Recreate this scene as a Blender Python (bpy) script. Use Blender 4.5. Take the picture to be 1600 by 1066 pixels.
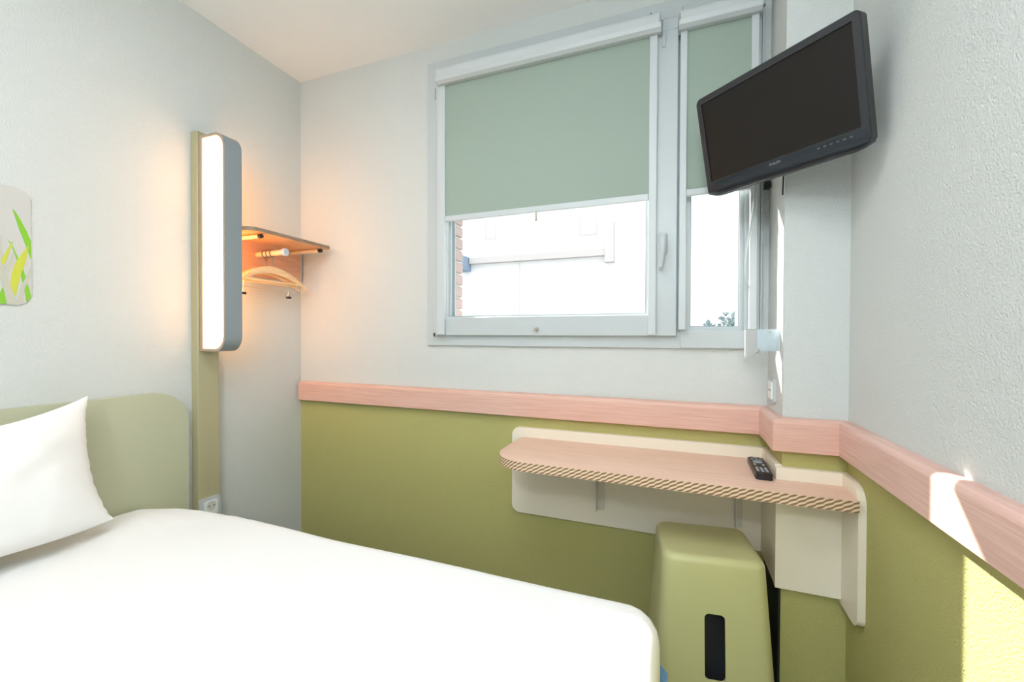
import bpy, bmesh, math, random
from mathutils import Vector, Matrix, noise
random.seed(7)
S = bpy.context.scene
COL = S.collection
for o in list(bpy.data.objects):
    bpy.data.objects.remove(o)

# ------------------------------------------------------------------ camera, world, sun, exposure
cam_data = bpy.data.cameras.new('camera')
cam_data.sensor_width = 36.0
cam_data.lens = 660.62 / 1600 * 36.0
cam_data.clip_start = 0.02
cam = bpy.data.objects.new('camera', cam_data)
COL.objects.link(cam)
R_ = Vector((0.93393436, 0.35742553, 0.0036878))
U_ = Vector((-0.00746809, 0.00919677, 0.99992982))
F_ = Vector((-0.35736653, 0.93389636, -0.01125847))
cam.matrix_world = Matrix((
    (R_.x, U_.x, -F_.x, 1.83004),
    (R_.y, U_.y, -F_.y, -1.67897),
    (R_.z, U_.z, -F_.z, 1.18),
    (0, 0, 0, 1)))
S.camera = cam

S.view_settings.view_transform = 'Standard'
S.view_settings.look = 'None'
S.view_settings.gamma = 1.0
S.view_settings.use_curve_mapping = False
S.view_settings.exposure = 0.78
S.cycles.max_bounces = 12
S.cycles.diffuse_bounces = 8
S.cycles.transparent_max_bounces = 16
S.cycles.sample_clamp_indirect = 6.0
S.cycles.use_denoising = True

world = bpy.data.worlds.new('sky')
S.world = world
world.use_nodes = True
bg = world.node_tree.nodes['Background']
bg.inputs['Color'].default_value = (0.92, 0.97, 1.0, 1)
bg.inputs['Strength'].default_value = 1.5

def lamp(name, kind, loc, energy, color, direction=None, size=None, size_y=None):
    d = bpy.data.lights.new(name, kind)
    d.energy = energy
    d.color = color
    o = bpy.data.objects.new(name, d)
    COL.objects.link(o)
    o.location = loc
    if direction is not None:
        o.rotation_euler = Vector(direction).to_track_quat('-Z', 'Y').to_euler()
    if size:
        d.shape = 'RECTANGLE'
        d.size = size
        d.size_y = size_y or size
    return o

SUN_DIR = (1.0, -1.24, -1.29)
sun = lamp('sun', 'SUN', (-6, 9, 10), 13.0, (1.0, 0.96, 0.88), SUN_DIR)
sun.data.angle = math.radians(0.6)
# two added fill lights, out of view, that brighten the room
lamp('ceiling_fill', 'AREA', (1.30, -1.50, 2.47), 9.8, (0.92, 0.95, 1.0), (0, 0, -1), 0.8, 0.8)
fill_ = lamp('rear_fill', 'POINT', (1.76, -2.75, 2.1), 28.0, (0.88, 0.96, 1.0))  # added fill from behind the camera
fill_.data.shadow_soft_size = 0.14

# ------------------------------------------------------------------ materials
def mat(name, color, rough=0.5, metal=0.0, spec=0.5, noise_amt=0.0, noise_scale=8.0,
        bump=0.0, bump_scale=200.0, coat=0.0):
    m = bpy.data.materials.new(name)
    m.use_nodes = True
    nt = m.node_tree
    b = nt.nodes['Principled BSDF']
    b.inputs['Base Color'].default_value = (*color, 1)
    b.inputs['Roughness'].default_value = rough
    b.inputs['Metallic'].default_value = metal
    b.inputs['Specular IOR Level'].default_value = spec
    b.inputs['Coat Weight'].default_value = coat
    tc = nt.nodes.new('ShaderNodeNewGeometry')
    if noise_amt:
        n = nt.nodes.new('ShaderNodeTexNoise')
        n.inputs['Scale'].default_value = noise_scale
        n.inputs['Detail'].default_value = 4
        nt.links.new(tc.outputs['Position'], n.inputs['Vector'])
        r = nt.nodes.new('ShaderNodeMix')
        r.data_type = 'RGBA'
        r.inputs[6].default_value = (*[c * (1 - noise_amt) for c in color], 1)
        r.inputs[7].default_value = (*[min(1, c * (1 + noise_amt)) for c in color], 1)
        nt.links.new(n.outputs['Fac'], r.inputs[0])
        nt.links.new(r.outputs[2], b.inputs['Base Color'])
    if bump:
        n = nt.nodes.new('ShaderNodeTexNoise')
        n.inputs['Scale'].default_value = bump_scale
        n.inputs['Detail'].default_value = 2
        nt.links.new(tc.outputs['Position'], n.inputs['Vector'])
        bp = nt.nodes.new('ShaderNodeBump')
        bp.inputs['Strength'].default_value = bump
        bp.inputs['Distance'].default_value = 0.0032
        nt.links.new(n.outputs['Fac'], bp.inputs['Height'])
        nt.links.new(bp.outputs['Normal'], b.inputs['Normal'])
    return m

def wood(name, c1, c2, stretch, rough=0.45, scale=1.0):
    """fine straight grain; stretch = coordinate scale per world axis (small along the grain)"""
    m = bpy.data.materials.new(name)
    m.use_nodes = True
    nt = m.node_tree
    b = nt.nodes['Principled BSDF']
    b.inputs['Roughness'].default_value = rough
    g = nt.nodes.new('ShaderNodeNewGeometry')
    mp = nt.nodes.new('ShaderNodeMapping')
    mp.inputs['Scale'].default_value = [s * scale for s in stretch]
    nt.links.new(g.outputs['Position'], mp.inputs['Vector'])
    n = nt.nodes.new('ShaderNodeTexNoise')
    n.inputs['Scale'].default_value = 1.0
    n.inputs['Detail'].default_value = 6
    n.inputs['Roughness'].default_value = 0.65
    nt.links.new(mp.outputs['Vector'], n.inputs['Vector'])
    cr = nt.nodes.new('ShaderNodeValToRGB')
    cr.color_ramp.elements[0].position = 0.33
    cr.color_ramp.elements[0].color = (*c1, 1)
    cr.color_ramp.elements[1].position = 0.66
    cr.color_ramp.elements[1].color = (*c2, 1)
    nt.links.new(n.outputs['Fac'], cr.inputs['Fac'])
    nt.links.new(cr.outputs['Color'], b.inputs['Base Color'])
    return m

def emitter(name, color, strength):
    m = bpy.data.materials.new(name)
    m.use_nodes = True
    b = m.node_tree.nodes['Principled BSDF']
    b.inputs['Base Color'].default_value = (0.9, 0.88, 0.84, 1)
    b.inputs['Emission Color'].default_value = (*color, 1)
    b.inputs['Emission Strength'].default_value = strength
    return m

def lit_cover(name, color, strength):
    """opal cover over two lamps: dims a little between them and at its ends"""
    m = emitter(name, color, strength)
    nt = m.node_tree
    b = nt.nodes['Principled BSDF']
    g = nt.nodes.new('ShaderNodeNewGeometry')
    sx = nt.nodes.new('ShaderNodeSeparateXYZ')
    nt.links.new(g.outputs['Position'], sx.inputs['Vector'])
    mr = nt.nodes.new('ShaderNodeMapRange')
    mr.inputs['From Min'].default_value = 1.115
    mr.inputs['From Max'].default_value = 1.980
    mr.inputs['To Min'].default_value = 0.0
    mr.inputs['To Max'].default_value = 2 * math.pi
    nt.links.new(sx.outputs['Z'], mr.inputs['Value'])
    c = nt.nodes.new('ShaderNodeMath'); c.operation = 'COSINE'
    d = nt.nodes.new('ShaderNodeMath'); d.operation = 'MULTIPLY'; d.inputs[1].default_value = 2.0
    nt.links.new(mr.outputs['Result'], d.inputs[0])
    nt.links.new(d.outputs[0], c.inputs[0])
    e = nt.nodes.new('ShaderNodeMath'); e.operation = 'MULTIPLY_ADD'
    e.inputs[1].default_value = -0.25 * strength
    e.inputs[2].default_value = strength
    nt.links.new(c.outputs[0], e.inputs[0])
    nt.links.new(e.outputs[0], b.inputs['Emission Strength'])
    return m

def glass_mat():
    m = bpy.data.materials.new('window_glass')
    m.use_nodes = True
    nt = m.node_tree
    nt.nodes.remove(nt.nodes['Principled BSDF'])
    out = nt.nodes['Material Output']
    t = nt.nodes.new('ShaderNodeBsdfTransparent')
    t.inputs['Color'].default_value = (0.97, 0.985, 0.98, 1)
    g = nt.nodes.new('ShaderNodeBsdfGlossy')
    g.inputs['Roughness'].default_value = 0.02
    lw = nt.nodes.new('ShaderNodeLayerWeight')
    lw.inputs['Blend'].default_value = 0.5
    pw_ = nt.nodes.new('ShaderNodeMath')
    pw_.operation = 'POWER'
    pw_.inputs[1].default_value = 5.0
    nt.links.new(lw.outputs['Facing'], pw_.inputs[0])
    ad = nt.nodes.new('ShaderNodeMath')
    ad.operation = 'MULTIPLY_ADD'
    ad.inputs[1].default_value = 0.6
    ad.inputs[2].default_value = 0.03
    nt.links.new(pw_.outputs[0], ad.inputs[0])
    mx = nt.nodes.new('ShaderNodeMixShader')
    nt.links.new(ad.outputs[0], mx.inputs['Fac'])
    nt.links.new(t.outputs['BSDF'], mx.inputs[1])
    nt.links.new(g.outputs['BSDF'], mx.inputs[2])
    nt.links.new(mx.outputs['Shader'], out.inputs['Surface'])
    return m

def edge_mat():
    """plywood edge: slanting dark and light dashes of the layered core"""
    m = bpy.data.materials.new('ply_edge')
    m.use_nodes = True
    nt = m.node_tree
    b = nt.nodes['Principled BSDF']
    b.inputs['Roughness'].default_value = 0.6
    g = nt.nodes.new('ShaderNodeNewGeometry')
    sx = nt.nodes.new('ShaderNodeSeparateXYZ')
    nt.links.new(g.outputs['Position'], sx.inputs['Vector'])
    def math_(op, a, bb):
        n = nt.nodes.new('ShaderNodeMath')
        n.operation = op
        for i, v in enumerate((a, bb)):
            if isinstance(v, (int, float)):
                n.inputs[i].default_value = v
            else:
                nt.links.new(v, n.inputs[i])
        return n.outputs[0]
    run = math_('SUBTRACT', sx.outputs['X'], sx.outputs['Y'])
    lay = math_('MULTIPLY', sx.outputs['Z'], 2 * math.pi / 0.0115)
    dash = math_('MULTIPLY', run, 2 * math.pi / 0.020)
    ph = math_('SUBTRACT', dash, lay)
    w1 = math_('SINE', ph, 0.0)
    w2 = math_('SINE', lay, 0.0)
    w = math_('ADD', math_('MULTIPLY', w1, 0.85), math_('MULTIPLY', w2, 0.42))
    cr = nt.nodes.new('ShaderNodeValToRGB')
    cr.color_ramp.elements[0].position = 0.35
    cr.color_ramp.elements[0].color = (0.24, 0.13, 0.07, 1)
    cr.color_ramp.elements[1].position = 0.62
    cr.color_ramp.elements[1].color = (0.80, 0.62, 0.42, 1)
    nt.links.new(math_('ADD', math_('MULTIPLY', w, 0.5), 0.5), cr.inputs['Fac'])
    nt.links.new(cr.outputs['Color'], b.inputs['Base Color'])
    return m

M = {}
M['plaster'] = mat('white_plaster', (0.63, 0.652, 0.64), 0.85, spec=0.2, bump=0.75, bump_scale=235)
M['green_wall'] = mat('green_painted_plaster', (0.47, 0.445, 0.175), 0.8, spec=0.2, bump=0.75, bump_scale=235)
M['ceiling'] = mat('ceiling_paint', (0.88, 0.885, 0.87), 0.9, spec=0.1, bump=0.1, bump_scale=120)
M['floor'] = mat('floor_vinyl', (0.10, 0.085, 0.07), 0.6, noise_amt=0.2, noise_scale=14)
M['rail_x'] = wood('rail_wood_x', (0.63, 0.36, 0.28), (0.76, 0.49, 0.41), (5, 60, 260))
M['rail_y'] = wood('rail_wood_y', (0.62, 0.37, 0.31), (0.76, 0.52, 0.45), (60, 5, 260))
M['desk'] = wood('desk_wood', (0.72, 0.47, 0.36), (0.82, 0.58, 0.46), (6, 160, 60))
M['ply_edge'] = edge_mat()
M['panel'] = mat('beige_laminate', (0.84, 0.77, 0.64), 0.45, noise_amt=0.03, noise_scale=5)
M['shelf_wood'] = wood('shelf_wood', (0.72, 0.40, 0.20), (0.85, 0.52, 0.28), (60, 8, 60))
M['shelf_edge'] = wood('shelf_edge', (0.22, 0.15, 0.10), (0.36, 0.26, 0.18), (90, 30, 260))
M['back_wood'] = wood('rack_back_wood', (0.60, 0.34, 0.22), (0.74, 0.46, 0.32), (50, 9, 90))
M['hanger_wood'] = wood('hanger_wood', (0.74, 0.50, 0.26), (0.84, 0.62, 0.36), (90, 14, 90), 0.35)
M['rod'] = mat('cream_rod', (0.82, 0.70, 0.50), 0.35, noise_amt=0.02)
M['rubber'] = mat('black_rubber', (0.012, 0.012, 0.012), 0.5, noise_amt=0.1)
M['blue_cap'] = mat('pale_blue_cap', (0.52, 0.58, 0.66), 0.4, noise_amt=0.02)
M['chrome'] = mat('brushed_wire', (0.62, 0.58, 0.50), 0.25, metal=1.0, noise_amt=0.05)
M['wire'] = mat('dark_steel_wire', (0.34, 0.30, 0.24), 0.3, metal=1.0, noise_amt=0.1, noise_scale=300)
M['headboard'] = mat('sage_laminate', (0.5, 0.51, 0.36), 0.45, noise_amt=0.03, noise_scale=3)
M['board'] = mat('olive_laminate', (0.44, 0.4, 0.245), 0.5, noise_amt=0.03, noise_scale=4)
M['lamp_band'] = mat('grey_lamp_band', (0.25, 0.285, 0.305), 0.5, noise_amt=0.02, noise_scale=4)
M['lamp_rim'] = mat('taupe_lamp_rim', (0.42, 0.32, 0.24), 0.5, noise_amt=0.02)
M['diffuser_bed'] = lit_cover('lit_diffuser_bed_side', (1.0, 0.46, 0.17), 2.25)
M['diffuser_rack'] = lit_cover('lit_diffuser_rack_side', (1.0, 0.44, 0.14), 5.2)
M['sheet'] = mat('white_cotton', (0.84, 0.83, 0.82), 0.9, spec=0.1, bump=0.06, bump_scale=700)
M['blue_fabric'] = mat('blue_weave', (0.12, 0.26, 0.46), 0.9, noise_amt=0.5, noise_scale=420)
M['pvc'] = mat('white_pvc', (0.51, 0.55, 0.565), 0.35, noise_amt=0.015, noise_scale=4)
M['alu'] = mat('white_aluminium', (0.56, 0.595, 0.61), 0.4, noise_amt=0.015, noise_scale=6)
M['gasket'] = mat('grey_gasket', (0.20, 0.25, 0.28), 0.6, noise_amt=0.05)
M['gap_shade'] = mat('shaded_gap_pvc', (0.42, 0.52, 0.56), 0.5, noise_amt=0.03)  # bluish shadow of the hinge gap put into the mullion's colour
M['glass'] = glass_mat()
M['blind'] = mat('sage_blind_fabric', (0.33, 0.4, 0.345), 0.9, spec=0.1, noise_amt=0.03, noise_scale=400, bump=0.05, bump_scale=900)
M['steel'] = mat('galvanised_sheet', (0.55, 0.64, 0.70), 0.35, metal=0.75, noise_amt=0.08, noise_scale=30)
M['tv_black'] = mat('gloss_black_plastic', (0.01, 0.015, 0.022), 0.22, spec=0.5, noise_amt=0.05)  # bluish tint puts the window's reflection into the chin's colour
M['tv_bezel'] = mat('satin_black_plastic', (0.020, 0.021, 0.024), 0.38, noise_amt=0.05)
M['tv_screen'] = mat('dark_screen', (0.01, 0.0075, 0.006), 0.3, spec=0.3, noise_amt=0.03)
M['tv_logo'] = mat('grey_lettering', (0.22, 0.215, 0.2), 0.4, noise_amt=0.02)
M['tv_key'] = mat('dim_key_print', (0.10, 0.10, 0.10), 0.4, noise_amt=0.02)
M['bracket'] = mat('pale_warm_metal', (0.66, 0.63, 0.57), 0.45, noise_amt=0.02)
M['shade_sheet'] = mat('painted_pier_shade', (0.010, 0.018, 0.017), 0.6, noise_amt=0.1)
M['stool'] = mat('sage_plastic', (0.53, 0.52, 0.26), 0.42, noise_amt=0.02, noise_scale=4)
M['hollow_shade'] = mat('painted_hollow_shade', (0.02, 0.021, 0.024), 0.7, noise_amt=0.05)
M['socket_grey'] = mat('grey_socket_plate', (0.50, 0.55, 0.58), 0.4, noise_amt=0.02)
M['socket_white'] = mat('white_socket', (0.82, 0.82, 0.80), 0.35, noise_amt=0.02)
M['hole'] = mat('socket_hole', (0.03, 0.03, 0.03), 0.6, noise_amt=0.05)
M['socket_cup'] = mat('socket_cup_plastic', (0.62, 0.62, 0.58), 0.4, noise_amt=0.02)
M['remote'] = mat('remote_black', (0.012, 0.013, 0.016), 0.35, noise_amt=0.05)
M['remote_key'] = mat('remote_key_grey', (0.34, 0.36, 0.40), 0.4, noise_amt=0.1, noise_scale=100)
M['pic_grey'] = mat('sticker_grey', (0.57, 0.555, 0.53), 0.5, noise_amt=0.01)
M['pic_stone'] = mat('sticker_stone', (0.52, 0.51, 0.43), 0.5, noise_amt=0.01)
M['pic_green'] = mat('sticker_green', (0.22, 0.52, 0.03), 0.5, noise_amt=0.01)
M['pic_lime'] = mat('sticker_lime', (0.56, 0.58, 0.06), 0.5, noise_amt=0.01)
M['mortar'] = mat('pale_mortar', (0.80, 0.78, 0.75), 0.9, noise_amt=0.05, noise_scale=60)
M['brick'] = mat('pinkish_brick', (0.44, 0.33, 0.32), 0.9, noise_amt=0.12, noise_scale=40)
M['facade'] = mat('white_render', (0.68, 0.68, 0.68), 0.9, noise_amt=0.01, noise_scale=2)
M['facade_band'] = mat('pale_pink_band', (0.5, 0.465, 0.455), 0.9, noise_amt=0.02, noise_scale=2)
M['facade_glass'] = mat('pale_far_window', (0.6, 0.62, 0.63), 0.4, noise_amt=0.02)
M['awning'] = mat('slate_blue_panel', (0.22, 0.29, 0.40), 0.7, noise_amt=0.03)
M['ground'] = mat('paving_ground', (0.3, 0.3, 0.3), 0.9, noise_amt=0.1, noise_scale=1.5)
M['leaf'] = mat('blue_green_leaf', (0.16, 0.22, 0.24), 0.6, noise_amt=0.3, noise_scale=9)
M['bark'] = mat('bark', (0.12, 0.09, 0.07), 0.9, noise_amt=0.3, noise_scale=20)

# ------------------------------------------------------------------ helpers
WL = {}                                                # world location of every parent

def _wl(o):
    return WL.get(o.name, Vector((0, 0, 0)))

def link_mesh(name, me, parent=None, pivot=None):
    """mesh holds world coordinates; the origin goes to the bounding-box centre of its foot"""
    if pivot is None:
        xs = [v.co.x for v in me.vertices]; ys = [v.co.y for v in me.vertices]; zs = [v.co.z for v in me.vertices]
        pivot = Vector(((min(xs) + max(xs)) / 2, (min(ys) + max(ys)) / 2, min(zs)))
    else:
        pivot = Vector(pivot)
    me.transform(Matrix.Translation(-pivot))
    o = bpy.data.objects.new(name, me)
    COL.objects.link(o)
    WL[o.name] = pivot
    if parent is not None:
        o.parent = parent
        o.location = pivot - _wl(parent)
    else:
        o.location = pivot
    return o

def obj(name, bm, m, parent=None, smooth=False, pivot=None):
    me = bpy.data.meshes.new(name)
    bmesh.ops.recalc_face_normals(bm, faces=bm.faces)
    bm.to_mesh(me)
    bm.free()
    for mm in (m if isinstance(m, (list, tuple)) else [m]):
        me.materials.append(M[mm])
    if smooth:
        for p in me.polygons:
            p.use_smooth = True
        try:
            me.set_sharp_from_angle(angle=math.radians(40))
        except Exception:
            pass
    return link_mesh(name, me, parent, pivot)

def empty(name, loc, label=None, cat=None, group=None):
    o = bpy.data.objects.new(name, None)
    COL.objects.link(o)
    o.location = loc
    o.empty_display_size = 0.05
    WL[o.name] = Vector(loc)
    return tag(o, label, cat, group)

def tag(o, label=None, cat=None, group=None, kind=None):
    if label: o['label'] = label
    if cat: o['category'] = cat
    if group: o['group'] = group
    if kind: o['kind'] = kind
    return o

def struct(o, label=None, cat=None):
    return tag(o, label, cat, None, 'structure')

def box(bm, x0, x1, y0, y1, z0, z1, bevel=0.0, seg=2, xf=None, mi=0):
    r = bmesh.ops.create_cube(bm, size=1.0)
    vs = r['verts']
    for v in vs:
        v.co = Vector((x0 + (v.co.x + .5) * (x1 - x0), y0 + (v.co.y + .5) * (y1 - y0), z0 + (v.co.z + .5) * (z1 - z0)))
    fs = list({f for v in vs for f in v.link_faces})
    for f in fs:
        f.material_index = mi
    if bevel:
        es = list({e for v in vs for e in v.link_edges})
        r = bmesh.ops.bevel(bm, geom=es, offset=bevel, segments=seg, affect='EDGES', profile=0.5)
        vs = list({v for f in r['faces'] for v in f.verts} | {v for v in vs if v.is_valid})
    if xf is not None:
        for v in vs:
            v.co = xf @ v.co
    return bm

def B():
    return bmesh.new()

def bx(*a, **k):
    return box(B(), *a, **k)

def prism(bm, pts, axis, a0, a1, mi=0, mi_side=None):
    """extrude a 2-D outline; axis 'x': pts=(y,z), 'y': pts=(x,z), 'z': pts=(x,y)"""
    def P(p, a):
        return {'x': (a, p[0], p[1]), 'y': (p[0], a, p[1]), 'z': (p[0], p[1], a)}[axis]
    lo = [bm.verts.new(P(p, a0)) for p in pts]
    hi = [bm.verts.new(P(p, a1)) for p in pts]
    fs = [bm.faces.new(lo[::-1]), bm.faces.new(hi)]
    n = len(pts)
    for f in fs:
        f.material_index = mi
    for i in range(n):
        f = bm.faces.new((lo[i], lo[(i + 1) % n], hi[(i + 1) % n], hi[i]))
        f.material_index = mi if mi_side is None else mi_side
    return bm

def rounded(x0, x1, z0, z1, r, seg=8):
    """outline with a radius per corner: (bottom-left, bottom-right, top-right, top-left)"""
    if not isinstance(r, (tuple, list)):
        r = (r,) * 4
    out = []
    cs = [(x0, z0, 1, 1, 180), (x1, z0, -1, 1, 270), (x1, z1, -1, -1, 0), (x0, z1, 1, -1, 90)]
    for (cx, cz, sx, sz, a0), rr in zip(cs, r):
        if rr <= 0:
            out.append((cx, cz))
            continue
        for k in range(seg + 1):
            a = math.radians(a0 + 90 * k / seg)
            out.append((cx + sx * rr + rr * math.cos(a), cz + sz * rr + rr * math.sin(a)))
    return out

def tube(bm, pts, r, n=10, cap=True):
    pts = [Vector(p) for p in pts]
    rings = []
    for i, p in enumerate(pts):
        d = (pts[min(i + 1, len(pts) - 1)] - pts[max(i - 1, 0)]).normalized()
        a = d.orthogonal().normalized() if not rings else (pa - d * pa.dot(d)).normalized()
        pa = a
        b = d.cross(a)
        rr = r[i] if isinstance(r, (list, tuple)) else r
        rings.append([bm.verts.new(p + rr * (math.cos(2 * math.pi * k / n) * a + math.sin(2 * math.pi * k / n) * b)) for k in range(n)])
    for A, C in zip(rings, rings[1:]):
        for k in range(n):
            bm.faces.new((A[k], A[(k + 1) % n], C[(k + 1) % n], C[k]))
    if cap:
        bm.faces.new(rings[0][::-1])
        bm.faces.new(rings[-1])
    return bm

def frame_ring(bm, outer, inner, y0, y1):
    """mitred frame: outer/inner = (x0, x1, z0, z1)"""
    def loop(q, y):
        x0, x1, z0, z1 = q
        return [bm.verts.new(c) for c in ((x0, y, z0), (x1, y, z0), (x1, y, z1), (x0, y, z1))]
    of, inf, ob, ib = loop(outer, y0), loop(inner, y0), loop(outer, y1), loop(inner, y1)
    for k in range(4):
        j = (k + 1) % 4
        bm.faces.new((of[k], of[j], inf[j], inf[k]))
        bm.faces.new((ob[k], ib[k], ib[j], ob[j]))
        bm.faces.new((of[k], ob[k], ob[j], of[j]))
        bm.faces.new((inf[k], inf[j], ib[j], ib[k]))
    return bm

def bevel_all(bm, off, seg=2):
    bmesh.ops.bevel(bm, geom=list(bm.edges), offset=off, segments=seg, affect='EDGES', profile=0.5)
    return bm

def sphere(bm, c, r, sub=2, scale=(1, 1, 1)):
    v = bmesh.ops.create_icosphere(bm, subdivisions=sub, radius=r)['verts']
    for q in v:
        q.co = Vector((q.co.x * scale[0], q.co.y * scale[1], q.co.z * scale[2])) + Vector(c)
    return bm

# ------------------------------------------------------------------ the room shell
W, DC, WC, H = 2.295, 0.218, 2.134, 2.5          # room width, pier depth, pier left face, ceiling height
GZ = 0.89                                        # green paint up to behind the wooden rail
YF = -3.4
struct(obj('floor', bx(-.12, W + .12, YF - .12, .12, -.1, 0), 'floor'), 'dark vinyl floor under the bed', 'floor')
struct(obj('ceiling', bx(-.12, W + .12, YF - .12, .12, H, H + .1), 'ceiling'), 'white painted ceiling over the room', 'ceiling')
struct(obj('wall_left', bx(-.12, 0, YF, .12, 0, H), 'plaster'), 'white textured wall behind the bed head', 'wall')
struct(obj('wall_front', bx(-.12, W + .12, YF - .12, YF, 0, H), 'plaster'), 'white wall behind the viewer', 'wall')
bm = B()
box(bm, W, W + .12, YF, .12, 0, GZ, mi=1)
box(bm, W, W + .12, YF, .12, GZ, H, mi=0)
struct(obj('wall_right', bm, ['plaster', 'green_wall']), 'right hand wall, white above the wooden rail and green below', 'wall')
OX0, OX1, OZ0, OZ1 = 0.79, 2.112, 1.15, 2.405    # window opening
bm = B()
box(bm, 0, W, 0, .1, 0, GZ, mi=1)
box(bm, 0, W, 0, .1, GZ, OZ0, mi=0)
box(bm, 0, OX0, 0, .1, OZ0, OZ1, mi=0)
box(bm, OX1, W, 0, .1, OZ0, OZ1, mi=0)
box(bm, 0, W, 0, .1, OZ1, H, mi=0)
struct(obj('wall_back', bm, ['plaster', 'green_wall']), 'window wall, white above the wooden rail and green below', 'wall')
bm = B()
box(bm, WC, W, -DC, 0, 0, GZ, mi=1)
box(bm, WC, W, -DC, 0, GZ, H, mi=0)
struct(obj('wall_pier', bm, ['plaster', 'green_wall']), 'projecting wall pier in the right corner beside the window', 'wall')

# wooden wall rail: rounded top front edge, one length per wall face
RZ0, RZ1, RT = 0.846, 0.943, 0.030
def rail_outline():
    r = .018
    pts = [(0, RZ0), (RT - .002, RZ0), (RT, RZ0 + .002)]
    for k in range(9):
        a = math.radians(90 * k / 8)
        pts.append((RT - r + r * math.cos(a), RZ1 - r + r * math.sin(a)))
    pts.append((0, RZ1))
    return pts
RO = rail_outline()
bm = B()
def rail_run(bm, axis, base, sign, a0, a1, m0=0, m1=0):
    """m0/m1: how far each end runs past per unit of projection (mitre)"""
    lo, hi = [], []
    for d, z in RO:
        p0, p1 = a0 + m0 * d, a1 + m1 * d
        if axis == 'x':
            lo.append(bm.verts.new((p0, base + sign * d, z))); hi.append(bm.verts.new((p1, base + sign * d, z)))
        else:
            lo.append(bm.verts.new((base + sign * d, p0, z))); hi.append(bm.verts.new((base + sign * d, p1, z)))
    bm.faces.new(lo[::-1]); bm.faces.new(hi)
    n = len(RO)
    for i in range(n):
        bm.faces.new((lo[i], lo[(i + 1) % n], hi[(i + 1) % n], hi[i]))
    return bm
rail_run(bm, 'x', 0, -1, .010, WC, .12, -1)
struct(obj('trim_1', bm, 'rail_x', smooth=True), 'pinkish wooden rail along the window wall', 'rail')
struct(obj('trim_2', rail_run(B(), 'y', WC, -1, -DC, 0, -1, -1), 'rail_y', smooth=True), 'short wooden rail on the side of the wall pier', 'rail')
struct(obj('trim_3', rail_run(B(), 'x', -DC, -1, WC, W, -1, -1), 'rail_x', smooth=True), 'wooden rail across the front of the wall pier', 'rail')
struct(obj('trim_4', rail_run(B(), 'y', W, -1, YF, -DC, 0, -1), 'rail_y', smooth=True), 'long wooden rail along the right hand wall, sun striped', 'rail')

struct(obj('pier_shade_sheet', bx(WC - .006, WC - .0003, -DC + .001, -.001, .02, .436), 'shade_sheet'), 'dark sheet standing in for the shade on the pier side below the desk panel', 'plate')  # thin near-black sheet paints the shade beside the stool

# ------------------------------------------------------------------ outside
bm = B()
EX0, EX1, EZ0, EZ1 = 0.838, 2.092, 1.19, 2.36
box(bm, -2, EX0, .102, .20, -3, 6)
box(bm, EX1, 6, .102, .20, -3, 6)
box(bm, EX0, EX1, .102, .20, -3, EZ0)
box(bm, EX0, EX1, .102, .20, EZ1, 6)
ext = struct(obj('wall_exterior', bm, 'mortar'), 'outer brick wall seen at the left edge of the window', 'wall')
z = 1.197
src = None
while z < 2.34:
    dx = random.uniform(-.001, .001)
    o = obj('brick', bx(EX0 - .002, EX0 + .012 + dx, .106, .197, z, z + .049, bevel=.003, seg=1), 'brick', ext)
    z += .0585
struct(obj('ground', bx(-45, 45, .3, 60, -3.2, -3.0), 'ground'), 'pale paved ground outside', 'ground')

FY = 18.0
house = empty('neighbouring_house', (-4, FY, -3), 'overexposed white house across the street, pale band under its windows', 'building')
obj('wall', bx(-34, 26, FY, FY + 6, -3, 13), 'facade', house)
obj('ledge', bx(-7.95, -.75, FY - .3, FY + .02, 4.86, 5.17, bevel=.01), 'facade_band', house)
obj('pilaster', bx(-1.12, -.72, FY - .34, FY + .02, 4.55, 6.35, bevel=.01), 'facade_band', house)
obj('balcony_end', bx(-8.46, -7.98, FY - .9, FY + .02, 4.50, 5.2, bevel=.02), 'awning', house)
bm = B()
tube(bm, [(-8.5, FY - .88, 5.62), (-8.02, FY - .88, 5.2)], .022, 6)
obj('balcony_stay', bm, 'awning', house)
for x0, x1, z0, z1 in ((-7.2, -6.6, 6.1, 7.1), (-2.35, -1.5, 5.9, 7.2), (4.5, 5.4, 5.9, 7.2)):
    w = obj('window', frame_ring(B(), (x0, x1, z0, z1), (x0 + .07, x1 - .07, z0 + .07, z1 - .07), FY - .03, FY + .02), 'facade_band', house)
    obj('pane', bx(x0 + .05, x1 - .05, FY - .012, FY + .01, z0 + .05, z1 - .05), 'facade_glass', w)
bm = B()
tube(bm, [(-5.35, FY - .05, -3), (-5.35, FY - .05, 12)], .05, 8)
obj('downpipe', bm, 'facade', house)

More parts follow.
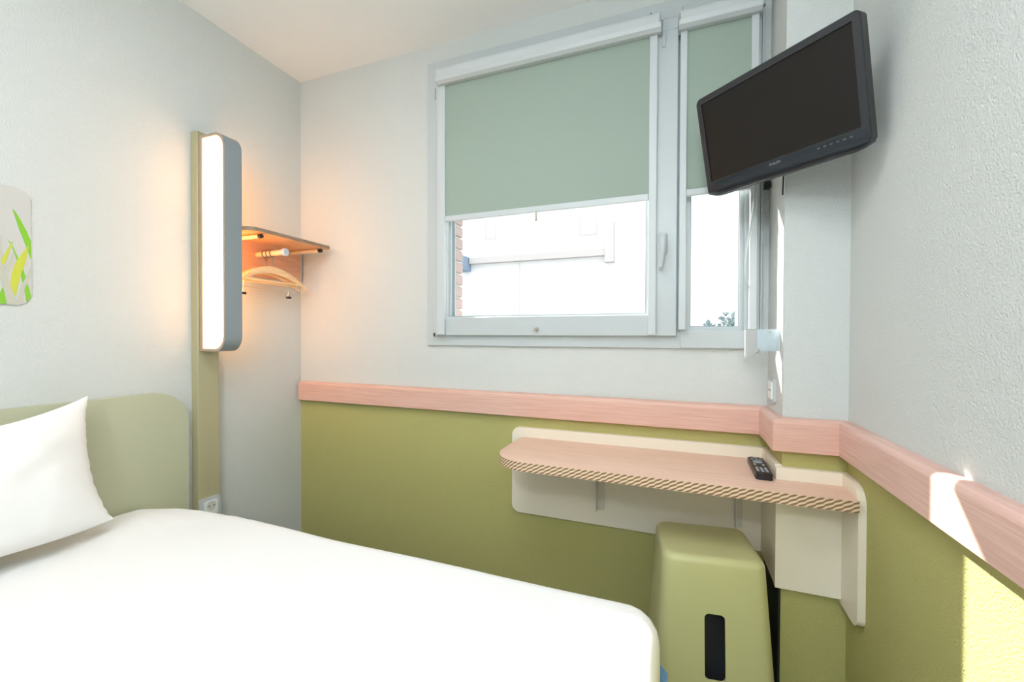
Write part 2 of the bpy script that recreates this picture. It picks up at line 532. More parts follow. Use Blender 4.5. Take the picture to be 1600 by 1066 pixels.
tree = empty('bushy_tree', (2.78, 6.0, -3.0), 'dark leafy tree top outside the narrow right window pane', 'tree')
bm = B()
rt = random.Random(3)
tube(bm, [(2.78, 6, -3), (2.80, 6.02, -1), (2.77, 5.98, .6), (2.79, 6, 1.1)], [.07, .06, .04, .015], 8)
for k in range(9):
    a = k * 0.7
    e = Vector((2.78 + .34 * math.cos(a), 6 + .3 * math.sin(a), 1.28 + .05 * (k % 4)))
    tube(bm, [(2.77, 5.98, .5 + .05 * k), (Vector((2.78, 6, .9)) + e) / 2, e], [.018, .012, .004], 5)
obj('trunk', bm, 'bark', tree, smooth=True)
bm = B()
cl = [((2.80, 6, 1.18), .36, 420), ((2.72, 5.9, 1.34), .16, 230), ((2.90, 5.95, 1.40), .2, 380), ((2.78, 6, 1.52), .09, 90),
      ((2.62, 6, 1.56), .045, 12), ((2.90, 6, 1.62), .06, 34), ((2.36, 5.95, 1.38), .07, 40), ((2.44, 6, 1.28), .12, 80), ((2.56, 6, 1.47), .05, 14),
      ((2.6, 6, .9), .4, 240), ((3.0, 6, .9), .4, 240)]
for c, r, n in cl:
    for _ in range(n):
        d = Vector((rt.gauss(0, 1), rt.gauss(0, 1), rt.gauss(0, 1))).normalized() * r * rt.random() ** .4
        p = Vector(c) + d
        n1 = Vector((rt.gauss(0, 1), rt.gauss(0, 1), rt.gauss(0, 1))).normalized()
        n2 = n1.orthogonal().normalized()
        L, w_ = rt.uniform(.03, .05), rt.uniform(.012, .02)
        side = n1.cross(n2)
        vs = [bm.verts.new(p + n1 * L), bm.verts.new(p + n2 * w_ + side * .004), bm.verts.new(p - n1 * L), bm.verts.new(p - n2 * w_ + side * .004)]
        bm.faces.new(vs)
tag(obj('foliage', bm, 'leaf', tree), kind='stuff')

# ------------------------------------------------------------------ the window
win = struct(empty('window_1', (1.45, 0, 1.136)), 'white framed window with a wide opening casement and a narrow right pane', 'window')
obj('outer_frame', bevel_all(frame_ring(B(), (.776, 2.114, 1.137, 2.413), (.842, 2.106, 1.20, 2.345), -.013, .07), .002, 1), 'pvc', win)
obj('mullion', bx(1.815, 1.862, -.006, .07, 1.17, 2.38, bevel=.002), 'gap_shade', win)
bm = bevel_all(frame_ring(B(), (.833, 1.838, 1.183, 2.338), (.892, 1.738, 1.262, 2.26), -.035, .045), .003, 2)
sash = obj('casement_sash', bm, 'pvc', win)
obj('glazing_bead', frame_ring(B(), (.890, 1.740, 1.260, 2.262), (.900, 1.730, 1.268, 2.25), -.012, .03), 'pvc', sash)
obj('gasket', frame_ring(B(), (.899, 1.731, 1.2672, 2.251), (.9025, 1.7275, 1.270, 2.248), .000, .02), 'gasket', sash)
obj('glass_pane', bx(.894, 1.736, .008, .014, 1.264, 2.258), 'glass', sash)
bm = bevel_all(frame_ring(B(), (1.8505, 2.104, 1.1395, 2.38), (1.868, 2.056, 1.203, 2.30), -.020, .100), .003, 2)  # sash and its bead deepened outward to block a strip of sun
fs = obj('fixed_sash', bm, 'pvc', win)
obj('glazing_bead', frame_ring(B(), (1.866, 2.058, 1.201, 2.302), (1.884, 2.043, 1.217, 2.29), -.006, .1008), 'pvc', fs)
obj('gasket', frame_ring(B(), (1.883, 2.044, 1.216, 2.291), (1.886, 2.041, 1.219, 2.288), .002, .02), 'gasket', fs)
obj('glass_pane', bx(1.870, 2.050, .010, .016, 1.21, 2.296), 'glass', fs)
# handle on the closing stile
bm = bx(1.780, 1.806, -.047, -.034, 1.485, 1.558, bevel=.005)
hd = obj('handle_plate', bm, 'pvc', win, smooth=True)
bm = B()
tube(bm, [(1.793, -.045, 1.537), (1.793, -.075, 1.537)], .010, 14)
tube(bm, [(1.793, -.070, 1.541), (1.7925, -.077, 1.525), (1.790, -.078, 1.49), (1.786, -.074, 1.452), (1.784, -.072, 1.430), (1.7835, -.0715, 1.4265)],
     [.0125, .0125, .0105, .0092, .0085, .004], 14)
obj('handle', bm, 'pvc', hd, smooth=True)
bm = bx(1.783, 1.795, -.044, -.034, 2.232, 2.292, bevel=.004)
box(bm, 1.787, 1.7905, -.0455, -.043, 2.2365, 2.240)
obj('catch_cover', bm, 'pvc', win)
bm = bx(.818, .832, -.03, -.008, 1.187, 1.262, bevel=.003)
hc = obj('hinge_cover', bm, 'pvc', win)
obj('hinge_pin', tube(B(), [(.826, -.032, 1.178), (.826, -.032, 1.194)], .0035, 8), 'rubber', hc)
bm = bx(.826, .8325, -.03, -.008, 2.235, 2.285, bevel=.002)
hc2 = obj('hinge_cover', bm, 'gasket', win)
obj('stay_arm', bx(1.782, 1.838, -.037, -.034, 2.292, 2.334, bevel=.003), 'pvc', win)

# ------------------------------------------------------------------ roller blinds
def cassette(bm, x0, x1, z0, z1):
    y0, y1 = -.088, -.036
    r = .018
    pts = [(y1, z0 + .004), (y1, z1)]
    for k in range(7):
        a = math.radians(90 + 90 * k / 6)
        pts.append((y0 + r + r * math.cos(a), z1 - r + r * math.sin(a)))
    pts += [(y0, z0 + .022), (y0 + .006, z0 + .008), (y0 + .02, z0)]
    return prism(bm, pts, 'x', x0, x1)

def blind(label, cx0, cx1, cz0, cz1, gl, gr, fx0, fx1, gz0, chain=False):
    t = empty('roller_blind', ((cx0 + cx1) / 2, -.05, gz0), label, 'blind', 'roller blinds on the window')
    c = obj('cassette', cassette(B(), cx0, cx1, cz0, cz1), 'alu', t)
    for x in (cx0, cx1):
        bm = cassette(B(), x - .002, x + .002, cz0 - .002, cz1 + .001)
        obj('end_cap', bm, 'pvc', c)
    for g in (gl, gr):
        gd = obj('side_guide', bx(g[0], g[1], -.052, -.035, gz0, cz0 + .004, bevel=.0025), 'alu', t)
    obj('fabric', bx(fx0 - .004, fx1 + .004, -.0445, -.0435, 1.70, cz0 + .012), 'blind', t)
    bar = obj('bottom_bar', bx(fx0, fx1, -.051, -.038, 1.681, 1.705, bevel=.003), 'alu', t)
    return t, bar

b1, bar1 = blind('wide sage roller blind half lowered over the large window pane', .862, 1.778, 2.272, 2.336, (.851, .889), (1.740, 1.768), .889, 1.740, 1.186)
bm = bx(1.304, 1.314, -.053, -.050, 1.645, 1.683, bevel=.001, seg=1)
tube(bm, [(1.309, -.055, 1.652), (1.309, -.046, 1.652)], .004, 8)
obj('pull_tab', bm, 'chrome', bar1)
bm = B()
tube(bm, [(1.308, -.034, 1.208), (1.308, -.05, 1.208)], [.010, .008], 12)
tube(bm, [(1.308, -.05, 1.208), (1.308, -.054, 1.208)], [.004, .003], 8)
obj('locking_knob', bm, 'chrome', b1, smooth=True)
bm = B()
tube(bm, [(1.745, -.07, 2.336), (1.745, -.07, 2.342)], [.006, .003], 8)
obj('cassette_screw', bm, 'rubber', b1)

b2, bar2 = blind('narrow sage roller blind partly hidden behind the television', 1.841, 2.094, 2.262, 2.322, (1.845, 1.868), (2.068, 2.091), 1.868, 2.068, 1.206)
bm = B()
for side, (x, yb) in enumerate(((2.0985, -.060), (2.0995, -.066))):
    for k in range(116):
        zz = 2.28 - k * .0068
        sphere(bm, (x + .002 * math.sin(k * .08) + (.002 * side), yb, zz), .0018, 1)
ch = tag(obj('bead_chain', bm, 'pvc', b2, smooth=True), kind='stuff')
bm = B()
tube(bm, [(2.0815, -.056, 1.70), (2.077, -.06, 1.62), (2.064, -.062, 1.52), (2.055, -.06, 1.44), (2.054, -.06, 1.40), (2.058, -.06, 1.37), (2.068, -.058, 1.345)], .0024, 8)
obj('pull_cord', bm, 'pvc', b2, smooth=True)
obj('cassette_screw', tube(B(), [(2.103, -.05, 2.285), (2.103, -.058, 2.285)], .0035, 8), 'rubber', b2)
obj('chain_tensioner', bx(2.112, 2.131, -.04, -.015, 1.682, 1.706, bevel=.004), 'rubber', b2, smooth=True)

# ------------------------------------------------------------------ bent metal plate on the pier
mb = empty('bent_metal_plate', (2.13, -.168, 1.137), 'bent galvanised metal plate on the pier beside the window corner', 'plate')
bm = B()
box(bm, 2.0745, 2.1335, -.1695, -.1675, 1.1365, 1.2045)
obj('plate', bm, 'steel', mb)
bm = B()
A = [Vector((2.0745, -.1685, 1.137)), Vector((2.048, -.100, 1.099)), Vector((2.048, -.100, 1.2030)), Vector((2.0745, -.1685, 1.2045))]
nrm = (A[1] - A[0]).cross(A[3] - A[0]).normalized() * .002
lo = [bm.verts.new(v) for v in A]; hi = [bm.verts.new(v + nrm) for v in A]
bm.faces.new(lo); bm.faces.new(hi[::-1])
for k in range(4):
    bm.faces.new((lo[k], hi[k], hi[(k + 1) % 4], lo[(k + 1) % 4]))
obj('flap', bm, 'alu', mb)
for x, zz in ((2.108, 1.197), (2.079, 1.143)):
    obj('screw', tube(B(), [(x, -.1690, zz), (x, -.1725, zz)], [.0035, .0025], 10), 'chrome', mb)

# power point on the side of the pier
op = empty('power_outlet', (WC, -.09, .968), 'small grey power outlet on the side of the wall pier', 'outlet')
bm = B()
prism(bm, rounded(-.128, -.052, .970, 1.046, .006, 4), 'x', WC - .007, WC)
pl = obj('cover_plate', bm, 'socket_grey', op)
bm = B()
prism(bm, rounded(-.117, -.063, .980, 1.036, .004, 4), 'x', WC - .011, WC - .006)
ins = obj('insert', bm, 'socket_white', op)
for yy in (-.100, -.080):
    obj('pin_hole', tube(B(), [(WC - .0105, yy, 1.008), (WC - .0116, yy, 1.008)], .003, 8), 'hole', ins)

# ------------------------------------------------------------------ television
TVC = Vector((2.068, -.358, 1.771))
tvM = Matrix.Translation(TVC) @ Matrix.Rotation(-.719, 4, 'Z') @ Matrix.Rotation(.221, 4, 'X')
tw, th = .43, .291
tv = empty('television', tuple(tvM @ Vector((0, .03, -th / 2))), 'black flat television tilted down in the upper right corner', 'television')
def tvobj(name, bm, m, parent, smooth=True):
    bmesh.ops.transform(bm, matrix=tvM, verts=bm.verts)
    return obj(name, bm, m, parent, smooth)
ch_, tb, sb = .040, .019, .018
# front bezel: rounded outline with a rectangular hole
bm = B()
def bezel_loops(bm, y, grow=0.0, r=.016):
    o = rounded(-tw / 2 - grow, tw / 2 + grow, -th / 2 - grow, th / 2 + grow, r, 6)
    return [bm.verts.new((p[0], y, p[1])) for p in o]
hx0, hx1, hz0, hz1 = -tw / 2 + sb, tw / 2 - sb, -th / 2 + ch_, th / 2 - tb
def hole_loop(bm, y, n=7):
    pts = []
    for c in ((hx0, hz0), (hx1, hz0), (hx1, hz1), (hx0, hz1)):
        pts += [c] * 1
    return [bm.verts.new((p[0], y, p[1])) for p in pts]
L0 = bezel_loops(bm, .002, -.003, .014)
L1 = bezel_loops(bm, .005, 0)
L2 = bezel_loops(bm, .030, 0)
Hf = hole_loop(bm, .002)
Hb = hole_loop(bm, .008)
n = len(L0)
q = n // 4
def fan(face_loop, hole):
    for c in range(4):
        ids = [(c * q + i) % n for i in range(q)]
        for i in range(q - 1):
            bm.faces.new((face_loop[ids[i]], face_loop[ids[i + 1]], hole[c]))
        bm.faces.new((face_loop[ids[-1]], face_loop[(ids[-1] + 1) % n], hole[(c + 1) % 4], hole[c]))
fan(L0, Hf)
for A_, C_ in ((L0, L1), (L1, L2)):
    for i in range(n):
        bm.faces.new((A_[i], A_[(i + 1) % n], C_[(i + 1) % n], C_[i]))
bm.faces.new(L2[::-1])
for i in range(4):
    bm.faces.new((Hf[i], Hf[(i + 1) % 4], Hb[(i + 1) % 4], Hb[i]))
bz = tvobj('bezel', bm, 'tv_bezel', tv)
tvobj('screen', bx(hx0 - .002, hx1 + .002, .0055, .010, hz0 - .002, hz1 + .002), 'tv_screen', tv, False)
# glossy lower chin, swept under at the bottom
bm = B()
pts = [(.0015, -th / 2 + ch_ - .003), (-.004, -th / 2 + .016), (-.003, -th / 2 + .004), (.004, -th / 2 - .006), (.016, -th / 2 - .010), (.030, -th / 2 - .008), (.030, -th / 2 + .004), (.004, -th / 2 + ch_ - .003)]
xs = [-tw / 2 + .004 + (tw - .008) * k / 24 for k in range(25)]
rings = []
for k, x in enumerate(xs):
    e = min(1.0, min(k, 24 - k) / 2.0) ** .5 if min(k, 24 - k) < 2 else 1.0
    rings.append([bm.verts.new((x, y if y > .01 else .004 + (y - .004) * (.4 + .6 * e), z_ if z_ > -th / 2 + .01 else -th / 2 + .01 + (z_ + th / 2 - .01) * (.45 + .55 * e))) for y, z_ in pts])
for A_, C_ in zip(rings, rings[1:]):
    for i in range(len(pts)):
        bm.faces.new((A_[i], A_[(i + 1) % len(pts)], C_[(i + 1) % len(pts)], C_[i]))
bm.faces.new(rings[0]); bm.faces.new(rings[-1][::-1])
chin = tvobj('chin', bm, 'tv_black', tv)
# maker's lettering on the chin
cu = bpy.data.curves.new('lettering', 'FONT')
cu.body = 'PHILIPS'
cu.size = .0095
cu.align_x = 'CENTER'
cu.extrude = .0003
tmp = bpy.data.objects.new('lettering', cu)
COL.objects.link(tmp)
dg = bpy.context.evaluated_depsgraph_get()
me = bpy.data.meshes.new_from_object(tmp.evaluated_get(dg))
bpy.data.objects.remove(tmp)
me.transform(tvM @ Matrix.Translation((.0, -.0020, -th / 2 + .0245)) @ Matrix.Rotation(math.radians(90 - 12), 4, 'X'))
me.materials.clear(); me.materials.append(M['tv_logo'])
link_mesh('logo_lettering', me, chin)
for k in range(6):
    tvobj('button', bx(.105 + k * .014, .111 + k * .014, -.0032, .001, -th / 2 + .024, -th / 2 + .027), 'tv_key', chin, False)
# rear housing
bm = bx(-.15, .15, .028, .044, -.10, .10, bevel=.012)
tvobj('rear_housing', bm, 'tv_bezel', tv)
# wall arm behind it
obj('wall_plate', bx(2.175, 2.225, -.230, -.2185, 1.70, 1.83, bevel=.003), 'steel', tv)
pb = tvM @ Vector((0, .0445, 0))
bm = B()
tube(bm, [(2.20, -.228, 1.765), (2.155, -.252, 1.767), tuple(pb + Vector((.02, .02, 0)))], .012, 10)
obj('wall_arm', bm, 'steel', tv, smooth=True)
bm = B()
tube(bm, [tuple(tvM @ Vector((.06, .036, -.098))), tuple(tvM @ Vector((.065, .050, -.13))), (2.128, -.226, 1.655), (2.127, -.224, 1.60)], .0022, 8)
obj('power_cable', bm, 'rubber', tv, smooth=True)

# ------------------------------------------------------------------ coat rack with hangers
rk = empty('coat_rack', (.0, -.25, 1.45), 'wooden wall coat rack with a shelf beside the lamp', 'coat rack')
SY0, SY1, SX, SZ = -.462, -.030, .23, 1.609
bm = B()
prism(bm, rounded(.002, SX, SY0, SY1, (0, .045, .012, 0), 8), 'z', SZ, SZ + .015, mi=0, mi_side=1)
obj('shelf', bm, ['shelf_wood', 'shelf_edge'], rk, smooth=True)
bm = B()
prism(bm, [(-.452, 1.455), (-.018, 1.455), (-.018, 1.609), (-.452, 1.609)], 'x', .004, .020)
obj('back_board', bm, 'back_wood', rk)
obj('edge_strip', bx(.001, .021, -.0178, -.0135, 1.452, 1.609), 'alu', rk)
for yy in (-.076, -.396):
    bm = tube(B(), [(.018, yy, 1.596), (.200, yy, 1.596)], .0085, 14)
    r_ = obj('support_rod', bm, 'rod', rk, smooth=True)
    obj('rod_cap', tube(B(), [(.2, yy, 1.596), (.215, yy, 1.596)], .0092, 14), 'rubber', r_, smooth=True)
bm = tube(B(), [(.018, -.262, 1.555), (.186, -.262, 1.555)], .0125, 16)
r_ = obj('hanging_rod', bm, 'rod', rk, smooth=True)
obj('rod_cap', tube(B(), [(.184, -.262, 1.555), (.197, -.262, 1.555), (.201, -.262, 1.555)], [.0175, .0175, .014], 18), 'blue_cap', r_, smooth=True)

def hanger(x, dy, dz, label, clips):
    cy = -.262 + dy
    t = empty('clothes_hanger', (x, cy, 1.40), label, 'hanger', 'wooden hangers on the coat rack rod')
    # curved wooden shoulder: arc in the y-z plane, thicker in the middle
    bm = B()
    N = 24
    prev = None
    for k in range(N + 1):
        s = -1 + 2 * k / N
        y = cy + .172 * s
        zc = 1.478 + dz - .068 * abs(s) ** 1.9
        hh = .0155 * (1 - .62 * abs(s) ** 3)
        hx = .0065 * (1 - .3 * abs(s) ** 3) 
        xx = x + .014 * (abs(s) ** 2)
        ring = [bm.verts.new((xx + a * hx, y, zc + b * hh)) for a, b in ((-1, -.7), (-.6, -1), (.6, -1), (1, -.7), (1, .7), (.6, 1), (-.6, 1), (-1, .7))]
        if prev:
            for i in range(8):
                bm.faces.new((prev[i], prev[(i + 1) % 8], ring[(i + 1) % 8], ring[i]))
        else:
            bm.faces.new(ring)
        prev = ring
    bm.faces.new(prev[::-1])
    obj('shoulder', bm, 'hanger_wood', t, smooth=True)
    # wire stem and closed ring around the rod
    bm = B()
    pts = [(x, cy, 1.484 + dz), (x, cy, 1.520 + dz * .5)]
    c = Vector((x, -.262, 1.555))
    for k in range(0, 25):
        a = -math.pi / 2 + 2 * math.pi * k / 24
        pts.append((x + .0008 * k * .1, c.y + .0155 * math.cos(a), c.z - .001 + .0165 * math.sin(a)))
    tube(bm, pts, .0022, 7)
    obj('hook', bm, 'wire', t, smooth=True)
    # straight trouser bar
    bm = B()
    tube(bm, [(x + .012, cy - .150, 1.424 + dz), (x + .012, cy + .150, 1.424 + dz)], .0052, 10)
    obj('trouser_bar', bm, 'hanger_wood', t, smooth=True)
    if clips:
        zw = 1.388 + dz
        bm = B()
        tube(bm, [(x + .012, cy - .148, 1.420 + dz), (x + .012, cy - .148, zw + .004), (x + .012, cy - .14, zw), (x + .012, cy + .12, zw), (x + .012, cy + .13, zw + .004), (x + .012, cy + .13, 1.420 + dz)], .0014, 6)
        wr = obj('clip_wire', bm, 'chrome', t)
        for yy in (cy - .148, cy + .078):
            bm = B()
            tube(bm, [(x + .012, yy - .006, zw - .026), (x + .012, yy, zw + .004), (x + .012, yy + .006, zw - .026)], .0013, 6)
            c_ = obj('clip', bm, 'chrome', t)
            obj('clip_pad', bx(x + .006, x + .018, yy - .011, yy + .011, zw - .034, zw - .024, bevel=.002), 'rubber', c_)
hanger(.112, .0, .0, 'front curved wooden hanger with metal trouser clips on the coat rack', True)
hanger(.088, -.012, -.006, 'middle curved wooden hanger between two others on the coat rack', False)
hanger(.064, .008, -.003, 'rearmost curved wooden hanger nearest the coat rack back board', False)

# ------------------------------------------------------------------ board with the wall lamp and the socket
bd = tag(obj('wall_board', bx(0, .040, -.541, -.457, 0.0, 2.001, bevel=.0015, seg=1), 'board'), 'tall narrow olive board on the wall beside the headboard', 'board')
lm = empty('wall_lamp', (.045, -.5, 1.115), 'long lit wall lamp with rounded ends on the olive board', 'lamp')
LX0, LX1, LZ0, LZ1, LY0, LY1 = .0415, .190, 1.115, 1.980, -.535, -.464
r_ = .060
outl = rounded(LX0, LX1, LZ0, LZ1, (.004, r_, r_, .004), 14)
inl = rounded(LX0 + .016, LX1 - .009, LZ0 + .010, LZ1 - .010, (.003, r_ - .006, r_ - .006, .003), 14)
bm = B()
def lp(pts, y):
    return [bm.verts.new((p[0], y, p[1])) for p in pts]
of, ob, jf, jb = lp(outl, LY0), lp(outl, LY1), lp(inl, LY0), lp(inl, LY1)
n = len(outl)
for i in range(n):
    j = (i + 1) % n
    f = bm.faces.new((of[i], of[j], ob[j], ob[i])); f.material_index = 0
    f = bm.faces.new((jf[i], jb[i], jb[j], jf[j])); f.material_index = 1
    f = bm.faces.new((of[i], jf[i], jf[j], of[j])); f.material_index = 1
    f = bm.faces.new((ob[i], ob[j], jb[j], jb[i])); f.material_index = 1
obj('housing', bm, ['lamp_band', 'lamp_rim'], lm, smooth=True)
for y0_, y1_, mm in ((LY0 + .003, -.502, 'diffuser_bed'), (-.498, LY1 - .003, 'diffuser_rack')):
    bm = B()
    prism(bm, rounded(LX0 + .0162, LX1 - .0092, LZ0 + .0102, LZ1 - .0102, (.003, r_ - .006, r_ - .006, .003), 14), 'y', y0_, y1_)
    tag(obj('diffuser', bm, mm, lm), 'glowing white diffuser')

so = empty('wall_socket', (.04, -.5, .42), 'grey framed white wall socket low on the olive board above the bed', 'socket')
bm = B()
prism(bm, rounded(-.5400, -.4580, .425, .509, .004, 3), 'x', .0402, .048)
obj('cover_frame', bm, 'socket_grey', so)
bm = B()
prism(bm, rounded(-.5255, -.4715, .438, .497, .003, 3), 'x', .046, .052)
ins = obj('insert', bm, 'socket_white', so)
bm = B()
tube(bm, [(.0505, -.4975, .476), (.0524, -.4975, .476)], .019, 20)
cup = obj('socket_cup', bm, 'socket_cup', ins, smooth=True)
for yy in (-.507, -.488):
    obj('pin_hole', tube(B(), [(.052, yy, .476), (.0530, yy, .476)], .0028, 10), 'hole', ins)
obj('marking', bx(.0518, .0523, -.513, -.503, .4475, .4505), 'hole', ins)

# ------------------------------------------------------------------ headboard, grass print
bm = B()
hb = rounded(-2.12, -.566, .16, .962, (.02, .02, .125, .125), 12)
prism(bm, hb, 'x', .003, .024)
bmesh.ops.bevel(bm, geom=[e for e in bm.edges if all(abs(v.co.x - .024) < 1e-6 for v in e.verts)], offset=.003, segments=2, affect='EDGES')
tag(obj('headboard', bm, 'headboard', smooth=True), 'sage green headboard panel with rounded top corners behind the pillow', 'headboard')

pic = empty('grass_print', (0, -1.2, 1.268), 'grey wall print of green and yellow grass blades at the left edge', 'wall print')
bm = B()
prism(bm, rounded(-1.42, -.999, 1.268, 1.616, .035, 8), 'x', .0005, .0050)
obj('backing', bm, 'pic_grey', pic)
blades = [
 ('pic_green', [(-1.038, 1.552), (-1.032, 1.545), (-1.021, 1.522), (-1.009, 1.493), (-0.9995, 1.464), (-0.9995, 1.405), (-1.007, 1.435), (-1.024, 1.493), (-1.032, 1.527)]),
 ('pic_green', [(-1.049, 1.459), (-1.043, 1.453), (-1.036, 1.437), (-1.018, 1.383), (-1.009, 1.342), (-1.0005, 1.298), (-1.0015, 1.291), (-1.006, 1.283), (-1.0105, 1.2785), (-1.014, 1.309), (-1.027, 1.39), (-1.039, 1.439)]),
 ('pic_lime', [(-1.004, 1.452), (-1.006, 1.430), (-1.0125, 1.392), (-1.021, 1.362), (-1.027, 1.330), (-1.031, 1.300), (-1.034, 1.291), (-1.041, 1.309), (-1.043, 1.331), (-1.0405, 1.360), (-1.034, 1.388), (-1.021, 1.418), (-1.011, 1.437)]),
 ('pic_stone', [(-0.9995, 1.386), (-0.9995, 1.361), (-1.007, 1.340), (-1.014, 1.316), (-1.0175, 1.2755), (-1.032, 1.2705), (-1.030, 1.281), (-1.026, 1.302), (-1.020, 1.328), (-1.011, 1.354)]),
 ('pic_stone', [(-1.061, 1.465), (-1.0595, 1.43), (-1.056, 1.400), (-1.050, 1.362), (-1.043, 1.321), (-1.036, 1.299), (-1.032, 1.289), (-1.031, 1.2705), (-1.051, 1.2695), (-1.055, 1.30), (-1.060, 1.33), (-1.066, 1.36), (-1.064, 1.40), (-1.063, 1.44)]),
 ('pic_lime', [(-1.038, 1.455), (-1.0405, 1.437), (-1.047, 1.412), (-1.054, 1.386), (-1.058, 1.384), (-1.062, 1.396), (-1.054, 1.414), (-1.044, 1.440)]),
 ('pic_stone', [(-1.037, 1.422), (-1.0375, 1.400), (-1.042, 1.38), (-1.049, 1.352), (-1.053, 1.352), (-1.054, 1.370), (-1.046, 1.390)]),
 ('pic_green', [(-1.058, 1.317), (-1.054, 1.29), (-1.0515, 1.2695), (-1.070, 1.2690), (-1.066, 1.295)]),
]
for rep in range(4):
    dy = -.088 * rep
    for k, (mm, pts) in enumerate(blades):
        if rep and (k in (2,) and rep == 2):
            continue
        bm = B()
        lo_ = .0051 + .0002 * (k + 1)
        pp = [(max(-1.4195, p[0] + dy), p[1]) for p in pts]
        if min(p[0] for p in pp) < -1.405:
            continue
        prism(bm, pp, 'x', .0048, lo_)
        obj('grass_blade', bm, mm, pic)

# ------------------------------------------------------------------ bed
bed = empty('bed', (.92, -1.33, 0), 'wide bed made up with a smooth white sheet', 'bed')
BX0, BX1, BY0, BY1, BZ = .032, 1.806, -2.03, -.628, .556
bm = B()
prism(bm, rounded(BX0 + .004, 1.822, BY0 - .012, BY1 + .012, (.01, .05, .05, .01), 8), 'z', .10, .418)
bmesh.ops.bevel(bm, geom=[e for e in bm.edges if all(abs(v.co.z - .418) < 1e-6 for v in e.verts)], offset=.012, segments=3, affect='EDGES')
obj('base', bm, 'blue_fabric', bed, smooth=True)
for x in (.15, 1.68):
    for y in (-1.9, -.76):
        obj('leg', tube(B(), [(x, y, 0), (x, y, .102)], [.022, .026], 12), 'rubber', bed)
# sheeted mattress: dense rounded slab with gentle rumples
bm = B()
NX, NY = 120, 96
def sheet_pt(u, v):
    # u,v in 0..1 over the slab; superellipse-like fall at the rim
    x = BX0 + (BX1 - BX0) * u
    y = BY0 + (BY1 - BY0) * v
    return x, y
RIM = .055
prof = []                                           # profile from the hem up over the shoulder to the top
for k in range(5):
    prof.append((0.0 + .006 * (1 - k / 4) * 0, .428 + (BZ - RIM - .428) * k / 4))
for k in range(1, 9):
    a = math.radians(90 * k / 8)
    prof.append((RIM * (1 - math.cos(a)), BZ - RIM + RIM * math.sin(a)))
def outline(inset, n=26):
    rr = max(.004, .075 - inset)
    pts = rounded(BX0 + inset * .3, BX1 - inset, BY0 + inset, BY1 - inset, (.004, rr, rr, .004), 8)
    # resample evenly
    res = []
    P_ = pts + [pts[0]]
    L = [0]
    for a, b in zip(P_, P_[1:]):
        L.append(L[-1] + math.hypot(b[0] - a[0], b[1] - a[1]))
    T = 260
    j = 0
    for k in range(T):
        d = L[-1] * k / T
        while L[j + 1] < d:
            j += 1
        f = (d - L[j]) / max(1e-9, L[j + 1] - L[j])
        res.append((P_[j][0] + f * (P_[j + 1][0] - P_[j][0]), P_[j][1] + f * (P_[j + 1][1] - P_[j][1])))
    return res
def shape(x, y, z):
    t = max(0.0, 1 - (x - .02) / .42)
    t = t * t * (3 - 2 * t)
    edge = max(0.0, min(1.0, (y + 1.15) / .5))
    y2 = y - .075 * t * edge * max(0.0, min(1.0, (z - .45) / .1 + .2))
    up = max(0.0, min(1.0, (z - .47) / .08))
    z2 = z + .020 * math.exp(-((x - .20) / .13) ** 2 - ((y + .76) / .16) ** 2) * up
    nz = noise.noise(Vector((x * 2.2, y * 2.2, .3))) * .006 + noise.noise(Vector((x * 7, y * 5, 2.3))) * .0022
    cr = max(0, 1 - abs(x - .34) / .4)
    nz += cr * .004 * noise.noise(Vector((x * 16 + y * 9, y * 26 - x * 6, 5.0)))
    side = (1 - up) * .004 * noise.noise(Vector((x * 9, y * 9, z * 3)))
    return (x + side, y2 + side, z2 + nz * up)
loops = []
for ins, zz in prof:
    loops.append([bm.verts.new(shape(p[0], p[1], zz)) for p in outline(ins)])
for A_, C_ in zip(loops, loops[1:]):
    for i in range(260):
        bm.faces.new((A_[i], A_[(i + 1) % 260], C_[(i + 1) % 260], C_[i]))
# top: shrink the last loop towards the centre line
last = loops[-1]
base_o = outline(RIM)
cx_, cy_ = (BX0 + BX1) / 2, (BY0 + BY1) / 2
for s in [1 - k / 40 for k in range(1, 40)]:
    ring = []
    for p in base_o:
        x = cx_ + (p[0] - cx_) * s; y = cy_ + (p[1] - cy_) * s
        ring.append(bm.verts.new(shape(x, y, BZ)))
    for i in range(260):
        bm.faces.new((last[i], last[(i + 1) % 260], ring[(i + 1) % 260], ring[i]))
    last = ring
bm.faces.new(last)
obj('sheet', bm, 'sheet', bed, smooth=True)

# pillow leaning on the headboard
bm = B()
PN = 44
foot, head = Vector((.225, 0, .572)), Vector((.085, 0, .985))
updir = (head - foot).normalized()
nor = Vector((updir.z, 0, -updir.x))
pw, ph = .30, (head - foot).length / 2
pc = Vector((0, -1.204, 0)) + (foot + head) / 2
def pill(u, v, side):
    # pinched outline: sides drawn in between pointed corners
    a = 1 - .10 * (1 - v * v)
    b = 1 - (.31 if v > 0 else .17) * (1 - u * u)
    x = u * pw * a
    z_ = v * ph * b
    th_ = max(0.0, (1 - abs(u) ** 2.6)) ** .62 * max(0.0, (1 - abs(v) ** 2.6)) ** .62
    wr = noise.noise(Vector((u * 3 + 5, v * 3, side * 2))) * .010 + noise.noise(Vector((u * 9, v * 4 + u * 5, 3 + side))) * .0035
    off = side * (.078 * th_) + wr * th_ + .0015 * side
    ex = .004 * noise.noise(Vector((u * 4, v * 12, 1.7))) * (abs(u) ** 8)
    low = max(0.0, -v)
    z_ += .040 * low * low * abs(u) ** 3
    return pc + Vector((0, x + ex, 0)) + updir * z_ + nor * off
g = {}
